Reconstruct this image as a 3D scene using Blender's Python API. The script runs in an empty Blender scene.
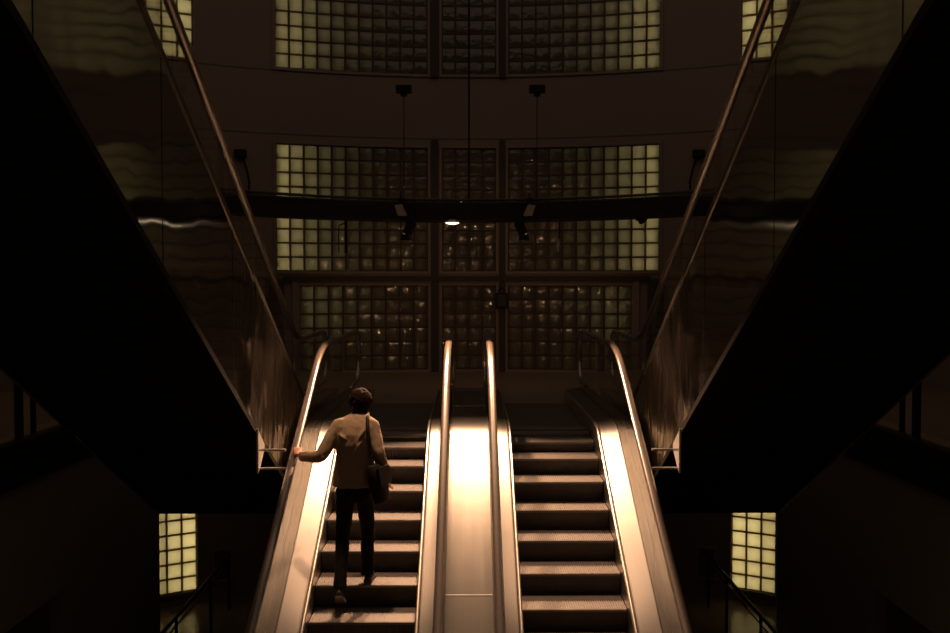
import bpy, bmesh, math, random
from mathutils import Vector, Matrix, noise
random.seed(7)
PI = math.pi
col = bpy.context.scene.collection
sc = bpy.context.scene

# ------------------------------------------------------------------ constants
CAM_Z = 1.85
F_PX = 943.565
PITCH = math.radians(1.9355)
SL = math.tan(math.radians(29.0))            # escalator incline
RC = (0.0, 8.55)                             # centre of the round hall
R = 11.5                                     # radius of the glass-block wall
YB_LOW, YB_UP = 11.19, 12.39                 # where each pair of escalators levels out
FLOOR_LOW = -4.5

# ------------------------------------------------------------------ materials
def nd(nt, t, **kw):
    n = nt.nodes.new(t)
    for k, v in kw.items():
        setattr(n, k, v)
    return n

def new_mat(name):
    m = bpy.data.materials.new(name); m.use_nodes = True
    nt = m.node_tree
    return m, nt, nt.nodes['Principled BSDF'], nt.nodes['Material Output']

def mat(name, c, rough=.5, metal=0., spec=.5, noise=0., nscale=8., bump=0., bscale=30., stretch=(1,1,1), rvar=0., coat=0.):
    m, nt, p, out = new_mat(name)
    p.inputs['Base Color'].default_value = (*c, 1)
    p.inputs['Roughness'].default_value = rough
    p.inputs['Coat Weight'].default_value = coat; p.inputs['Coat Roughness'].default_value = .16
    p.inputs['Metallic'].default_value = metal
    p.inputs['Specular IOR Level'].default_value = spec
    tc = nd(nt, 'ShaderNodeTexCoord'); mp = nd(nt, 'ShaderNodeMapping')
    mp.inputs['Scale'].default_value = stretch
    nt.links.new(tc.outputs['Object'], mp.inputs['Vector'])
    if noise or rvar:
        n = nd(nt, 'ShaderNodeTexNoise'); n.inputs['Scale'].default_value = nscale; n.inputs['Detail'].default_value = 5
        nt.links.new(mp.outputs['Vector'], n.inputs['Vector'])
        if noise:
            mx = nd(nt, 'ShaderNodeMix', data_type='RGBA')
            mx.inputs['A'].default_value = (*[max(0, v*(1-noise)) for v in c], 1)
            mx.inputs['B'].default_value = (*[v*(1+noise) for v in c], 1)
            nt.links.new(n.outputs['Fac'], mx.inputs['Factor'])
            nt.links.new(mx.outputs['Result'], p.inputs['Base Color'])
        if rvar:
            mr = nd(nt, 'ShaderNodeMapRange')
            mr.inputs['To Min'].default_value = max(.02, rough-rvar); mr.inputs['To Max'].default_value = rough+rvar
            nt.links.new(n.outputs['Fac'], mr.inputs['Value']); nt.links.new(mr.outputs['Result'], p.inputs['Roughness'])
    if bump:
        n2 = nd(nt, 'ShaderNodeTexNoise'); n2.inputs['Scale'].default_value = bscale; n2.inputs['Detail'].default_value = 3
        nt.links.new(mp.outputs['Vector'], n2.inputs['Vector'])
        b = nd(nt, 'ShaderNodeBump'); b.inputs['Strength'].default_value = 1; b.inputs['Distance'].default_value = bump
        nt.links.new(n2.outputs['Fac'], b.inputs['Height']); nt.links.new(b.outputs['Normal'], p.inputs['Normal'])
    return m

def steel(name, c, rough, aniso, rot, wave=0., wscale=1.5, streak=.12, rstreak=.05, dent=0):
    """brushed stainless steel: grain follows the UV map laid along each panel"""
    m, nt, p, out = new_mat(name)
    p.inputs['Metallic'].default_value = 1
    p.inputs['Roughness'].default_value = rough
    p.inputs['Anisotropic'].default_value = aniso
    p.inputs['Anisotropic Rotation'].default_value = rot
    tg = nd(nt, 'ShaderNodeTangent', direction_type='UV_MAP', uv_map='UVMap')
    nt.links.new(tg.outputs['Tangent'], p.inputs['Tangent'])
    uv = nd(nt, 'ShaderNodeUVMap', uv_map='UVMap'); mp = nd(nt, 'ShaderNodeMapping')
    mp.inputs['Scale'].default_value = (.6, 60, 1)
    nt.links.new(uv.outputs['UV'], mp.inputs['Vector'])
    n = nd(nt, 'ShaderNodeTexNoise'); n.inputs['Scale'].default_value = 1; n.inputs['Detail'].default_value = 4
    nt.links.new(mp.outputs['Vector'], n.inputs['Vector'])
    mx = nd(nt, 'ShaderNodeMix', data_type='RGBA')
    mx.inputs['A'].default_value = (*[v*(1-streak) for v in c], 1); mx.inputs['B'].default_value = (*[min(1, v*(1+streak)) for v in c], 1)
    nt.links.new(n.outputs['Fac'], mx.inputs['Factor']); nt.links.new(mx.outputs['Result'], p.inputs['Base Color'])
    mr = nd(nt, 'ShaderNodeMapRange'); mr.inputs['To Min'].default_value = rough-rstreak; mr.inputs['To Max'].default_value = rough+rstreak
    nt.links.new(n.outputs['Fac'], mr.inputs['Value']); nt.links.new(mr.outputs['Result'], p.inputs['Roughness'])
    if wave:
        tc = nd(nt, 'ShaderNodeTexCoord')
        n2 = nd(nt, 'ShaderNodeTexNoise'); n2.inputs['Scale'].default_value = wscale; n2.inputs['Detail'].default_value = 1.5
        nt.links.new(tc.outputs['Object'], n2.inputs['Vector'])
        b = nd(nt, 'ShaderNodeBump'); b.inputs['Strength'].default_value = 1; b.inputs['Distance'].default_value = wave
        nt.links.new(n2.outputs['Fac'], b.inputs['Height']); nt.links.new(b.outputs['Normal'], p.inputs['Normal'])
        if dent:                                           # the sheet is knocked about near its foot
            mp3 = nd(nt, 'ShaderNodeMapping'); mp3.inputs['Rotation'].default_value = (math.radians(-25), 0, 0); mp3.inputs['Scale'].default_value = (1, 2.6, .8)
            nt.links.new(tc.outputs['Object'], mp3.inputs['Vector'])
            n3 = nd(nt, 'ShaderNodeTexNoise'); n3.inputs['Scale'].default_value = 1.0; n3.inputs['Detail'].default_value = 2.5; n3.inputs['Distortion'].default_value = .8
            nt.links.new(mp3.outputs['Vector'], n3.inputs['Vector'])
            sp = nd(nt, 'ShaderNodeSeparateXYZ'); nt.links.new(tc.outputs['Object'], sp.inputs[0])
            mr2 = nd(nt, 'ShaderNodeMapRange', interpolation_type='SMOOTHSTEP')
            mr2.inputs['From Min'].default_value = -3.9; mr2.inputs['From Max'].default_value = -2.2
            nt.links.new(sp.outputs['Y'], mr2.inputs['Value'])
            mm = nd(nt, 'ShaderNodeMath', operation='MULTIPLY'); nt.links.new(n3.outputs['Fac'], mm.inputs[0]); nt.links.new(mr2.outputs['Result'], mm.inputs[1])
            b2 = nd(nt, 'ShaderNodeBump'); b2.inputs['Strength'].default_value = 1; b2.inputs['Distance'].default_value = dent
            nt.links.new(mm.outputs[0], b2.inputs['Height']); nt.links.new(b.outputs['Normal'], b2.inputs['Normal']); nt.links.new(b2.outputs['Normal'], p.inputs['Normal'])
            mr4 = nd(nt, 'ShaderNodeMapRange'); mr4.inputs['To Min'].default_value = rough; mr4.inputs['To Max'].default_value = rough+.22
            nt.links.new(mr2.outputs['Result'], mr4.inputs['Value']); nt.links.new(mr4.outputs['Result'], p.inputs['Roughness'])
    return m

def glass_mat(name, tint, refl_rough=.02, ior=1.5):
    m, nt, p, out = new_mat(name)
    nt.nodes.remove(p)
    tr = nd(nt, 'ShaderNodeBsdfTransparent'); tr.inputs['Color'].default_value = (*tint, 1)
    gl = nd(nt, 'ShaderNodeBsdfGlossy'); gl.inputs['Roughness'].default_value = refl_rough; gl.inputs['Color'].default_value = (.9, .9, .9, 1)
    fr = nd(nt, 'ShaderNodeFresnel'); fr.inputs['IOR'].default_value = ior
    mx = nd(nt, 'ShaderNodeMixShader')
    ge = nd(nt, 'ShaderNodeNewGeometry'); iv = nd(nt, 'ShaderNodeMath', operation='SUBTRACT'); iv.inputs[0].default_value = 1
    nt.links.new(ge.outputs['Backfacing'], iv.inputs[1])
    mu = nd(nt, 'ShaderNodeMath', operation='MULTIPLY'); nt.links.new(fr.outputs['Fac'], mu.inputs[0]); nt.links.new(iv.outputs[0], mu.inputs[1])
    nt.links.new(mu.outputs[0], mx.inputs['Fac']); nt.links.new(tr.outputs[0], mx.inputs[1]); nt.links.new(gl.outputs[0], mx.inputs[2])
    nt.links.new(mx.outputs[0], out.inputs['Surface'])
    return m

def block_mat():
    m, nt, p, out = new_mat('glass_block')
    nt.nodes.remove(p)
    tr = nd(nt, 'ShaderNodeBsdfTranslucent')
    gl = nd(nt, 'ShaderNodeBsdfGlossy'); gl.inputs['Roughness'].default_value = .10; gl.inputs['Color'].default_value = (.8, .8, .75, 1)
    tc = nd(nt, 'ShaderNodeTexCoord')
    n = nd(nt, 'ShaderNodeTexNoise'); n.inputs['Scale'].default_value = 2.6; n.inputs['Detail'].default_value = 2
    nt.links.new(tc.outputs['Object'], n.inputs['Vector'])
    mx = nd(nt, 'ShaderNodeMix', data_type='RGBA')
    mx.inputs['A'].default_value = (.78, .76, .66, 1); mx.inputs['B'].default_value = (.92, .92, .84, 1)
    nt.links.new(n.outputs['Fac'], mx.inputs['Factor']); nt.links.new(mx.outputs['Result'], tr.inputs['Color'])
    n2 = nd(nt, 'ShaderNodeTexNoise'); n2.inputs['Scale'].default_value = 9; n2.inputs['Detail'].default_value = 2
    nt.links.new(tc.outputs['Object'], n2.inputs['Vector'])
    b = nd(nt, 'ShaderNodeBump'); b.inputs['Strength'].default_value = 1; b.inputs['Distance'].default_value = .02
    nt.links.new(n2.outputs['Fac'], b.inputs['Height']); nt.links.new(b.outputs['Normal'], gl.inputs['Normal'])
    df = nd(nt, 'ShaderNodeBsdfDiffuse'); df.inputs['Color'].default_value = (.34, .27, .19, 1)
    m0 = nd(nt, 'ShaderNodeMixShader'); m0.inputs['Fac'].default_value = .2
    nt.links.new(tr.outputs[0], m0.inputs[1]); nt.links.new(df.outputs[0], m0.inputs[2])
    ms = nd(nt, 'ShaderNodeMixShader'); ms.inputs['Fac'].default_value = .10
    nt.links.new(m0.outputs[0], ms.inputs[1]); nt.links.new(gl.outputs[0], ms.inputs[2])
    nt.links.new(ms.outputs[0], out.inputs['Surface'])
    return m

def grout_mat():
    """mortar between the blocks, made partly translucent"""
    m, nt, p, out = new_mat('block_grout')
    p.inputs['Base Color'].default_value = (.12, .085, .05, 1); p.inputs['Roughness'].default_value = .8
    tr = nd(nt, 'ShaderNodeBsdfTranslucent'); tr.inputs['Color'].default_value = (.5, .36, .16, 1)  # added translucency imitates halation spilling over from the lit blocks
    ms = nd(nt, 'ShaderNodeMixShader'); ms.inputs['Fac'].default_value = .35
    nt.links.new(p.outputs[0], ms.inputs[1]); nt.links.new(tr.outputs[0], ms.inputs[2]); nt.links.new(ms.outputs[0], out.inputs['Surface'])
    return m

def wall_mat():
    """painted wall panels, with thin dark joints at the storey lines"""
    m, nt, p, out = new_mat('wall_panel')
    p.inputs['Roughness'].default_value = .55
    tc = nd(nt, 'ShaderNodeTexCoord')
    n = nd(nt, 'ShaderNodeTexNoise'); n.inputs['Scale'].default_value = .9; n.inputs['Detail'].default_value = 6
    nt.links.new(tc.outputs['Object'], n.inputs['Vector'])
    mx = nd(nt, 'ShaderNodeMix', data_type='RGBA')
    mx.inputs['A'].default_value = (.235, .17, .125, 1); mx.inputs['B'].default_value = (.28, .205, .15, 1)
    nt.links.new(n.outputs['Fac'], mx.inputs['Factor'])
    sp = nd(nt, 'ShaderNodeSeparateXYZ'); nt.links.new(tc.outputs['Object'], sp.inputs[0])
    last = mx.outputs['Result']
    for z in (6.20, 4.92, 1.97, -1.2):
        s = nd(nt, 'ShaderNodeMath', operation='SUBTRACT'); s.inputs[1].default_value = z
        nt.links.new(sp.outputs['Z'], s.inputs[0])
        a = nd(nt, 'ShaderNodeMath', operation='ABSOLUTE'); nt.links.new(s.outputs[0], a.inputs[0])
        l = nd(nt, 'ShaderNodeMath', operation='LESS_THAN'); l.inputs[1].default_value = .018; nt.links.new(a.outputs[0], l.inputs[0])
        k = nd(nt, 'ShaderNodeMix', data_type='RGBA'); k.inputs['B'].default_value = (.11, .08, .055, 1)
        nt.links.new(l.outputs[0], k.inputs['Factor']); nt.links.new(last, k.inputs['A']); last = k.outputs['Result']
    nt.links.new(last, p.inputs['Base Color'])
    return m

def emit_mat(name, c, s):
    m, nt, p, out = new_mat(name)
    p.inputs['Base Color'].default_value = (.8, .8, .8, 1)
    p.inputs['Emission Color'].default_value = (*c, 1); p.inputs['Emission Strength'].default_value = s
    return m

M = dict(
    deck=steel('deck_steel', (.43, .41, .385), .455, .8, .25, wave=.0012, wscale=3, streak=.10),
    outer=steel('outer_deck_steel', (.27, .25, .22), .36, .6, .25, wave=.003, wscale=5, streak=.35, rstreak=.10),
    skirt=steel('skirt_steel', (.62, .59, .55), .33, .5, .0),
    clad=steel('cladding_steel', (.42, .385, .355), .105, .95, .0, wave=.010, wscale=1.5, streak=.0, rstreak=.0, dent=.34),
    guide=steel('guide_steel', (.66, .63, .60), .25, .3, .0),
    bar=mat('polished_bar', (.80, .77, .73), .40, .35),
    trim=mat('polished_trim', (.72, .68, .62), .28, 1),
    rubber=mat('handrail_rubber', (.20, .15, .12), .30, 0, 1.0, noise=.2, nscale=20, coat=1.),
    tread=mat('tread_aluminium', (.265, .24, .222), .5, .35, .5, noise=.18, nscale=14, rvar=.08),
    riser=mat('riser_aluminium', (.10, .09, .085), .55, .3, .4, noise=.25, nscale=10),
    comb=mat('comb_aluminium', (.22, .19, .17), .5, .5),
    plate=mat('landing_steel', (.16, .13, .11), .45, .6, noise=.2, nscale=6),
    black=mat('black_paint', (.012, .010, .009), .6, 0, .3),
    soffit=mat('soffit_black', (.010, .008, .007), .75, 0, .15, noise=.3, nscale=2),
    glass=glass_mat('balustrade_glass', (.93, .92, .88)),
    block=block_mat(),
    grout=grout_mat(),
    frame=mat('window_frame', (.27, .19, .14), .5, noise=.15, nscale=5),
    mullion=mat('dark_mullion', (.05, .034, .026), .6, noise=.2, nscale=3),
    wall=wall_mat(),
    sidewall=mat('side_wall_paint', (.20, .15, .11), .6, noise=.15, nscale=1.3),
    floor=mat('hall_floor', (.15, .105, .075), .22, 0, .5, noise=.25, nscale=1.5, rvar=.08),
    stone=mat('landing_floor', (.24, .165, .115), .42, 0, .4, noise=.2, nscale=2.5, rvar=.08),
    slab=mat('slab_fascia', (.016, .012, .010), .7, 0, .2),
    ceil=mat('ceiling_paint', (.10, .07, .05), .8),
    beam=mat('beam_paint', (.014, .010, .009), .5, 0, .4, noise=.3, nscale=5),
    pale=mat('pale_enamel', (.42, .36, .29), .4, 0, .5, noise=.15, nscale=12),
    lens=emit_mat('lamp_lens', (1, .80, .52), 3.6),
    lens_dim=emit_mat('spot_lens', (1, .7, .4), 4.),
    skin=mat('skin', (.52, .27, .185), .5, 0, .4, noise=.08, nscale=30),
    hair=mat('hair', (.020, .0085, .0055), .75, 0, .08, noise=.5, nscale=60, bump=.006, bscale=90, stretch=(1, 1, .3)),
    jacket=mat('tan_jacket', (.43, .325, .225), .85, 0, .2, noise=.12, nscale=40, bump=.012, bscale=16, stretch=(1, 1, .45)),
    trousers=mat('dark_trousers', (.016, .013, .012), .85, 0, .2, noise=.3, nscale=25, bump=.01, bscale=14, stretch=(1, 1, .5)),
    shoe=mat('shoe_leather', (.035, .026, .022), .5, 0, .4),
    sole=mat('shoe_sole', (.13, .10, .08), .7),
    bag=mat('bag_canvas', (.014, .011, .010), .7, 0, .3, noise=.3, nscale=30, bump=.004, bscale=60),
    eye=mat('eye_white', (.6, .57, .52), .3), iris=mat('iris', (.04, .02, .012), .3), lip=mat('lip', (.33, .14, .11), .5),
)

# ------------------------------------------------------------------ object helpers
def link(name, me, parent=None):
    o = bpy.data.objects.new(name, me); col.objects.link(o)
    if parent: o.parent = parent
    return o

def finish(bm, name, m, parent=None, smooth=False, keep_normals=False):
    if not keep_normals:
        bmesh.ops.recalc_face_normals(bm, faces=bm.faces)
    me = bpy.data.meshes.new(name); bm.to_mesh(me); bm.free()
    ms = m if isinstance(m, (list, tuple)) else [m]
    for q in ms: me.materials.append(q)
    if smooth:
        me.polygons.foreach_set('use_smooth', [True]*len(me.polygons))
        if smooth != 'all':
            me.set_sharp_from_angle(angle=math.radians(35))
    return link(name, me, parent)

def tag(o, label=None, cat=None, group=None, kind=None):
    if label: o['label'] = label
    if cat: o['category'] = cat
    if group: o['group'] = group
    if kind: o['kind'] = kind
    return o

def thing(name, loc, label, cat, group=None):
    o = bpy.data.objects.new(name, None); col.objects.link(o); o.location = loc
    o.empty_display_size = .2
    return tag(o, label, cat, group)

def local(parent):
    return Vector(parent.location) if parent is not None else Vector((0, 0, 0))

def box(bm, x0, x1, y0, y1, z0, z1, mi=0):
    vs = [bm.verts.new((x, y, z)) for x in (x0, x1) for y in (y0, y1) for z in (z0, z1)]
    for f in ((0,1,3,2),(4,6,7,5),(0,4,5,1),(2,3,7,6),(0,2,6,4),(1,5,7,3)):
        bm.faces.new([vs[i] for i in f]).material_index = mi
    return vs

def shift(bm, d):
    for v in bm.verts: v.co += d

def ring_tube(bm, pts, rad, n=12, cap=True, mi=0, flat=None):
    """tube along pts; rad a number, a list, or list of (ra, rb)"""
    P = [Vector(p) for p in pts]
    rings = []
    prev = None
    for i, p in enumerate(P):
        t = (P[min(i+1, len(P)-1)]-P[max(i-1, 0)]).normalized()
        if prev is None:
            up = Vector((0, 0, 1)) if abs(t.z) < .9 else Vector((0, 1, 0))
            if flat is not None: up = Vector(flat)
            a = t.cross(up).normalized()
        else:
            a = (prev - t*prev.dot(t)).normalized()
        prev = a
        b = t.cross(a).normalized()
        r = rad[i] if isinstance(rad, (list, tuple)) and not isinstance(rad, float) else rad
        ra, rb = r if isinstance(r, (list, tuple)) else (r, r)
        rings.append([bm.verts.new(p + a*ra*math.cos(2*PI*k/n) + b*rb*math.sin(2*PI*k/n)) for k in range(n)])
    for i in range(len(rings)-1):
        for k in range(n):
            f = bm.faces.new((rings[i][k], rings[i][(k+1) % n], rings[i+1][(k+1) % n], rings[i+1][k])); f.material_index = mi
    if cap:
        bm.faces.new(rings[0][::-1]).material_index = mi; bm.faces.new(rings[-1]).material_index = mi

def loft(bm, rings, cap=True):
    vr = [[bm.verts.new(p) for p in r] for r in rings]
    n = len(vr[0])
    for i in range(len(vr)-1):
        for k in range(n):
            bm.faces.new((vr[i][k], vr[i][(k+1) % n], vr[i+1][(k+1) % n], vr[i+1][k]))
    if cap:
        bm.faces.new(vr[0][::-1]); bm.faces.new(vr[-1])

def ellipse(cx, cy, z, rx, ry, n=20, tilt=0., sq=1.):
    out = []
    for k in range(n):
        a = 2*PI*k/n
        c, s = math.cos(a), math.sin(a)
        c = math.copysign(abs(c)**sq, c); s = math.copysign(abs(s)**sq, s)
        out.append((cx+rx*c, cy+ry*s, z+tilt*ry*s))
    return out

def remeshed(bm, name, m, parent, voxel=.014, smooth=6, factor=.5, cloth=0):
    """fuse the overlapping volumes of a body or garment into one continuous skin"""
    bmesh.ops.recalc_face_normals(bm, faces=bm.faces)
    me = bpy.data.meshes.new('tmp'); bm.to_mesh(me); bm.free()
    o = bpy.data.objects.new('tmp', me); col.objects.link(o)
    r = o.modifiers.new('r', 'REMESH'); r.mode = 'VOXEL'; r.voxel_size = voxel
    s = o.modifiers.new('s', 'SMOOTH'); s.iterations = smooth; s.factor = factor
    dg = bpy.context.evaluated_depsgraph_get()
    dg.update()
    new = bpy.data.meshes.new_from_object(o.evaluated_get(dg))
    bpy.data.objects.remove(o, do_unlink=True)
    if cloth:
        for v in new.vertices:
            p = v.co
            d = noise.noise(Vector((p.x*9+p.z*5, p.y*9, p.z*3.5-p.x*4)))*.7+noise.noise(Vector((p.x*17-p.z*9, p.y*17, p.z*8)))*.3
            v.co = p+v.normal*cloth*(abs(d)*2-.5)
    new.name = name
    new.materials.clear(); new.materials.append(m)
    new.polygons.foreach_set('use_smooth', [True]*len(new.polygons))
    return link(name, new, parent)

# ------------------------------------------------------------------ escalator geometry
def fillet(pts, r, n=10):
    P = [Vector((0, *p)) for p in pts]
    out = [P[0]]
    for i in range(1, len(P)-1):
        a, b, c = P[i-1], P[i], P[i+1]
        d1, d2 = (a-b).normalized(), (c-b).normalized()
        ang = math.acos(max(-1, min(1, d1.dot(d2))))
        tl = min(r/math.tan(ang/2), (a-b).length*.49, (c-b).length*.49)
        rr = tl*math.tan(ang/2)
        p1, p2 = b+d1*tl, b+d2*tl
        ctr = b+(d1+d2).normalized()*(rr/math.sin(ang/2))
        for k in range(n+1):
            t = k/n
            v1, v2 = p1-ctr, p2-ctr
            w = v1.angle(v2)
            out.append(ctr + v1*math.sin((1-t)*w)/math.sin(w) + v2*math.sin(t*w)/math.sin(w))
    out.append(P[-1])
    return [(p.y, p.z) for p in out]

class Esc:
    """vertical profile of one pair of escalators; h = height above the step nosings"""
    def __init__(s, yb, up):
        s.yb, s.up = yb, up
        if up: s.ylow = yb-4.5/SL; s.zlow = 4.5; s.yend = 2.4; s.sgn = 1
        else:  s.ylow = yb-4.5/SL; s.zlow = -4.5; s.yend = .9; s.sgn = -1
        s.ytop = 15.0
    def corners(s, h, top=None, low=None):
        hu = h+.045
        return [(s.ytop if top is None else top, hu), (s.yb, hu), (s.ylow, s.zlow+hu), (s.yend if low is None else low, s.zlow+hu)]
    def path(s, h, r=1.0, n=10, top=None, low=None):
        return fillet(s.corners(h, top, low), r, n)
    def z(s, h, y, r=1.0, _c={}):
        key = (s.up, round(h, 4), r)
        if key not in _c: _c[key] = s.path(h, r, 14, 40, -20)
        pts = _c[key]
        for (y0, z0), (y1, z1) in zip(pts, pts[1:]):
            if y1 <= y <= y0:
                t = (y-y1)/(y0-y1) if y0 != y1 else 0
                return z1+(z0-z1)*t
        return pts[0][1] if y > pts[0][0] else pts[-1][1]

def sweep(bm, path, prof, closed=True, vertical=False, flipuv=False, zmin=-99):
    """sweep a cross-section (x, offset) along a (y, z) path; UV u runs along the path"""
    uvl = bm.loops.layers.uv.get('UVMap') or bm.loops.layers.uv.new('UVMap')
    rings = []; L = 0; us = []
    for i, p in enumerate(path):
        a, b = path[max(i-1, 0)], path[min(i+1, len(path)-1)]
        t = Vector((b[0]-a[0], b[1]-a[1])).normalized()
        nrm = Vector((-t.y, t.x))
        if nrm.y < 0 and not getattr(sweep, 'signed', False): nrm = -nrm
        if vertical: nrm = Vector((0, 1))
        rings.append([bm.verts.new((x, p[0]+nrm.x*d, max(zmin, p[1]+nrm.y*d))) for x, d in prof])
        if i: L += math.hypot(p[0]-path[i-1][0], p[1]-path[i-1][1])
        us.append(L)
    n = len(prof)
    vs = [0]
    for k in range(n):
        a, b = prof[k], prof[(k+1) % n]; vs.append(vs[-1]+math.hypot(a[0]-b[0], a[1]-b[1]))
    for i in range(len(rings)-1):
        for k in range(n if closed else n-1):
            f = bm.faces.new((rings[i][k], rings[i+1][k], rings[i+1][(k+1) % n], rings[i][(k+1) % n]))
            uv = [(us[i], vs[k]), (us[i+1], vs[k]), (us[i+1], vs[k+1]), (us[i], vs[k+1])]
            if vertical: uv = [(lp.vert.co.y, lp.vert.co.z+lp.vert.co.x) for lp in f.loops]
            for lp, q in zip(f.loops, uv): lp[uvl].uv = (q[1], q[0]) if flipuv else q
    if closed:
        for r_ in (rings[0], rings[-1]):
            f = bm.faces.new(r_)
            for lp in f.loops: lp[uvl].uv = (lp.vert.co.x, lp.vert.co.z)

def clip_path(path, y0, y1):
    """part of a (y, z) path with y0 < y < y1 (y falls along the path)"""
    out = []
    for (ya, za), (yb_, zb) in zip(path, path[1:]):
        hi, lo = min(ya, y1), max(yb_, y0)
        if hi < lo+1e-6: continue
        f = lambda y: za+(zb-za)*((ya-y)/(ya-yb_)) if ya != yb_ else za
        for y in (hi, lo):
            if not out or abs(out[-1][0]-y) > 1e-5: out.append((y, f(y)))
    return out

def rail_path(E, h, rn):
    """handrail line, wrapping round the newel at both ends"""
    base = E.path(h, 2.0, 14, E.ytop-rn, E.yend+rn)
    pts = []
    z = base[0][1]-rn
    for k in range(13):
        a = -PI/2+PI*k/12
        pts.append((E.ytop-rn+rn*math.cos(a), z+rn*math.sin(a)))
    pts = [(E.ytop-rn-.5, z-rn)]+pts
    pts += base[1:-1]
    z = base[-1][1]-rn
    for k in range(13):
        a = PI/2+PI*k/12
        pts.append((E.yend+rn+rn*math.cos(a), z+rn*math.sin(a)))
    pts.append((E.yend+rn+.5, z-rn))
    return pts

def sweep_normals(bm, path, prof):
    uvl = bm.loops.layers.uv.get('UVMap') or bm.loops.layers.uv.new('UVMap')
    rings = []; L = 0; us = []
    for i, p in enumerate(path):
        a, b = path[max(i-1, 0)], path[min(i+1, len(path)-1)]
        t = Vector((b[0]-a[0], b[1]-a[1])).normalized()
        nrm = Vector((t.y, -t.x))          # path runs from +y to -y: this is outward
        rings.append([bm.verts.new((x, p[0]+nrm.x*d, p[1]+nrm.y*d)) for x, d in prof])
        if i: L += math.hypot(p[0]-path[i-1][0], p[1]-path[i-1][1])
        us.append(L)
    n = len(prof)
    for i in range(len(rings)-1):
        for k in range(n):
            f = bm.faces.new((rings[i][k], rings[i+1][k], rings[i+1][(k+1) % n], rings[i][(k+1) % n]))
            for lp, q in zip(f.loops, [(us[i], k*.02), (us[i+1], k*.02), (us[i+1], k*.02+.02), (us[i], k*.02+.02)]): lp[uvl].uv = q
    bm.faces.new(rings[0]); bm.faces.new(rings[-1])

JOINTS = [14.7, 12.76, 10.86, 8.86, 6.86, 4.86, 2.86]
step_mesh = {}
def step_meshes(w):
    if step_mesh: return step_mesh['tread'], step_mesh['riser']
    bm = bmesh.new()
    n = 44
    prof = []
    for k in range(n):
        x0 = -w/2+w*k/n; p = w/n
        prof += [(x0, -.009), (x0+p*.42, -.009), (x0+p*.44, 0), (x0+p*.98, 0)]
    prof.append((w/2, 0))
    vs0 = [bm.verts.new((x, 0, z)) for x, z in prof]; vs1 = [bm.verts.new((x, .398, z)) for x, z in prof]
    for a in range(len(prof)-1): bm.faces.new((vs0[a], vs0[a+1], vs1[a+1], vs1[a]))
    box(bm, -w/2, w/2, .0, .398, -.03, -.0095)
    bm.normal_update()
    me = bpy.data.meshes.new('step'); bm.to_mesh(me); bm.free(); me.materials.append(M['tread'])
    bm = bmesh.new()
    prev = None
    for k in range(9):                                     # curved, ribbed riser under the nosing
        t = k/8
        y = .006+.05*math.sin(t*PI/2)**2; z = -.012-.235*t
        cur = []
        for j in range(n*2+1):
            cur.append(bm.verts.new((-w/2+w*j/(n*2), y+(.004 if j % 2 else 0), z)))
        if prev:
            for j in range(n*2): bm.faces.new((prev[j], prev[j+1], cur[j+1], cur[j]))
        prev = cur
    me2 = bpy.data.meshes.new('riser'); bm.to_mesh(me2); bm.free(); me2.materials.append(M['riser'])
    step_mesh.update(tread=me, riser=me2)
    return me, me2

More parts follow.
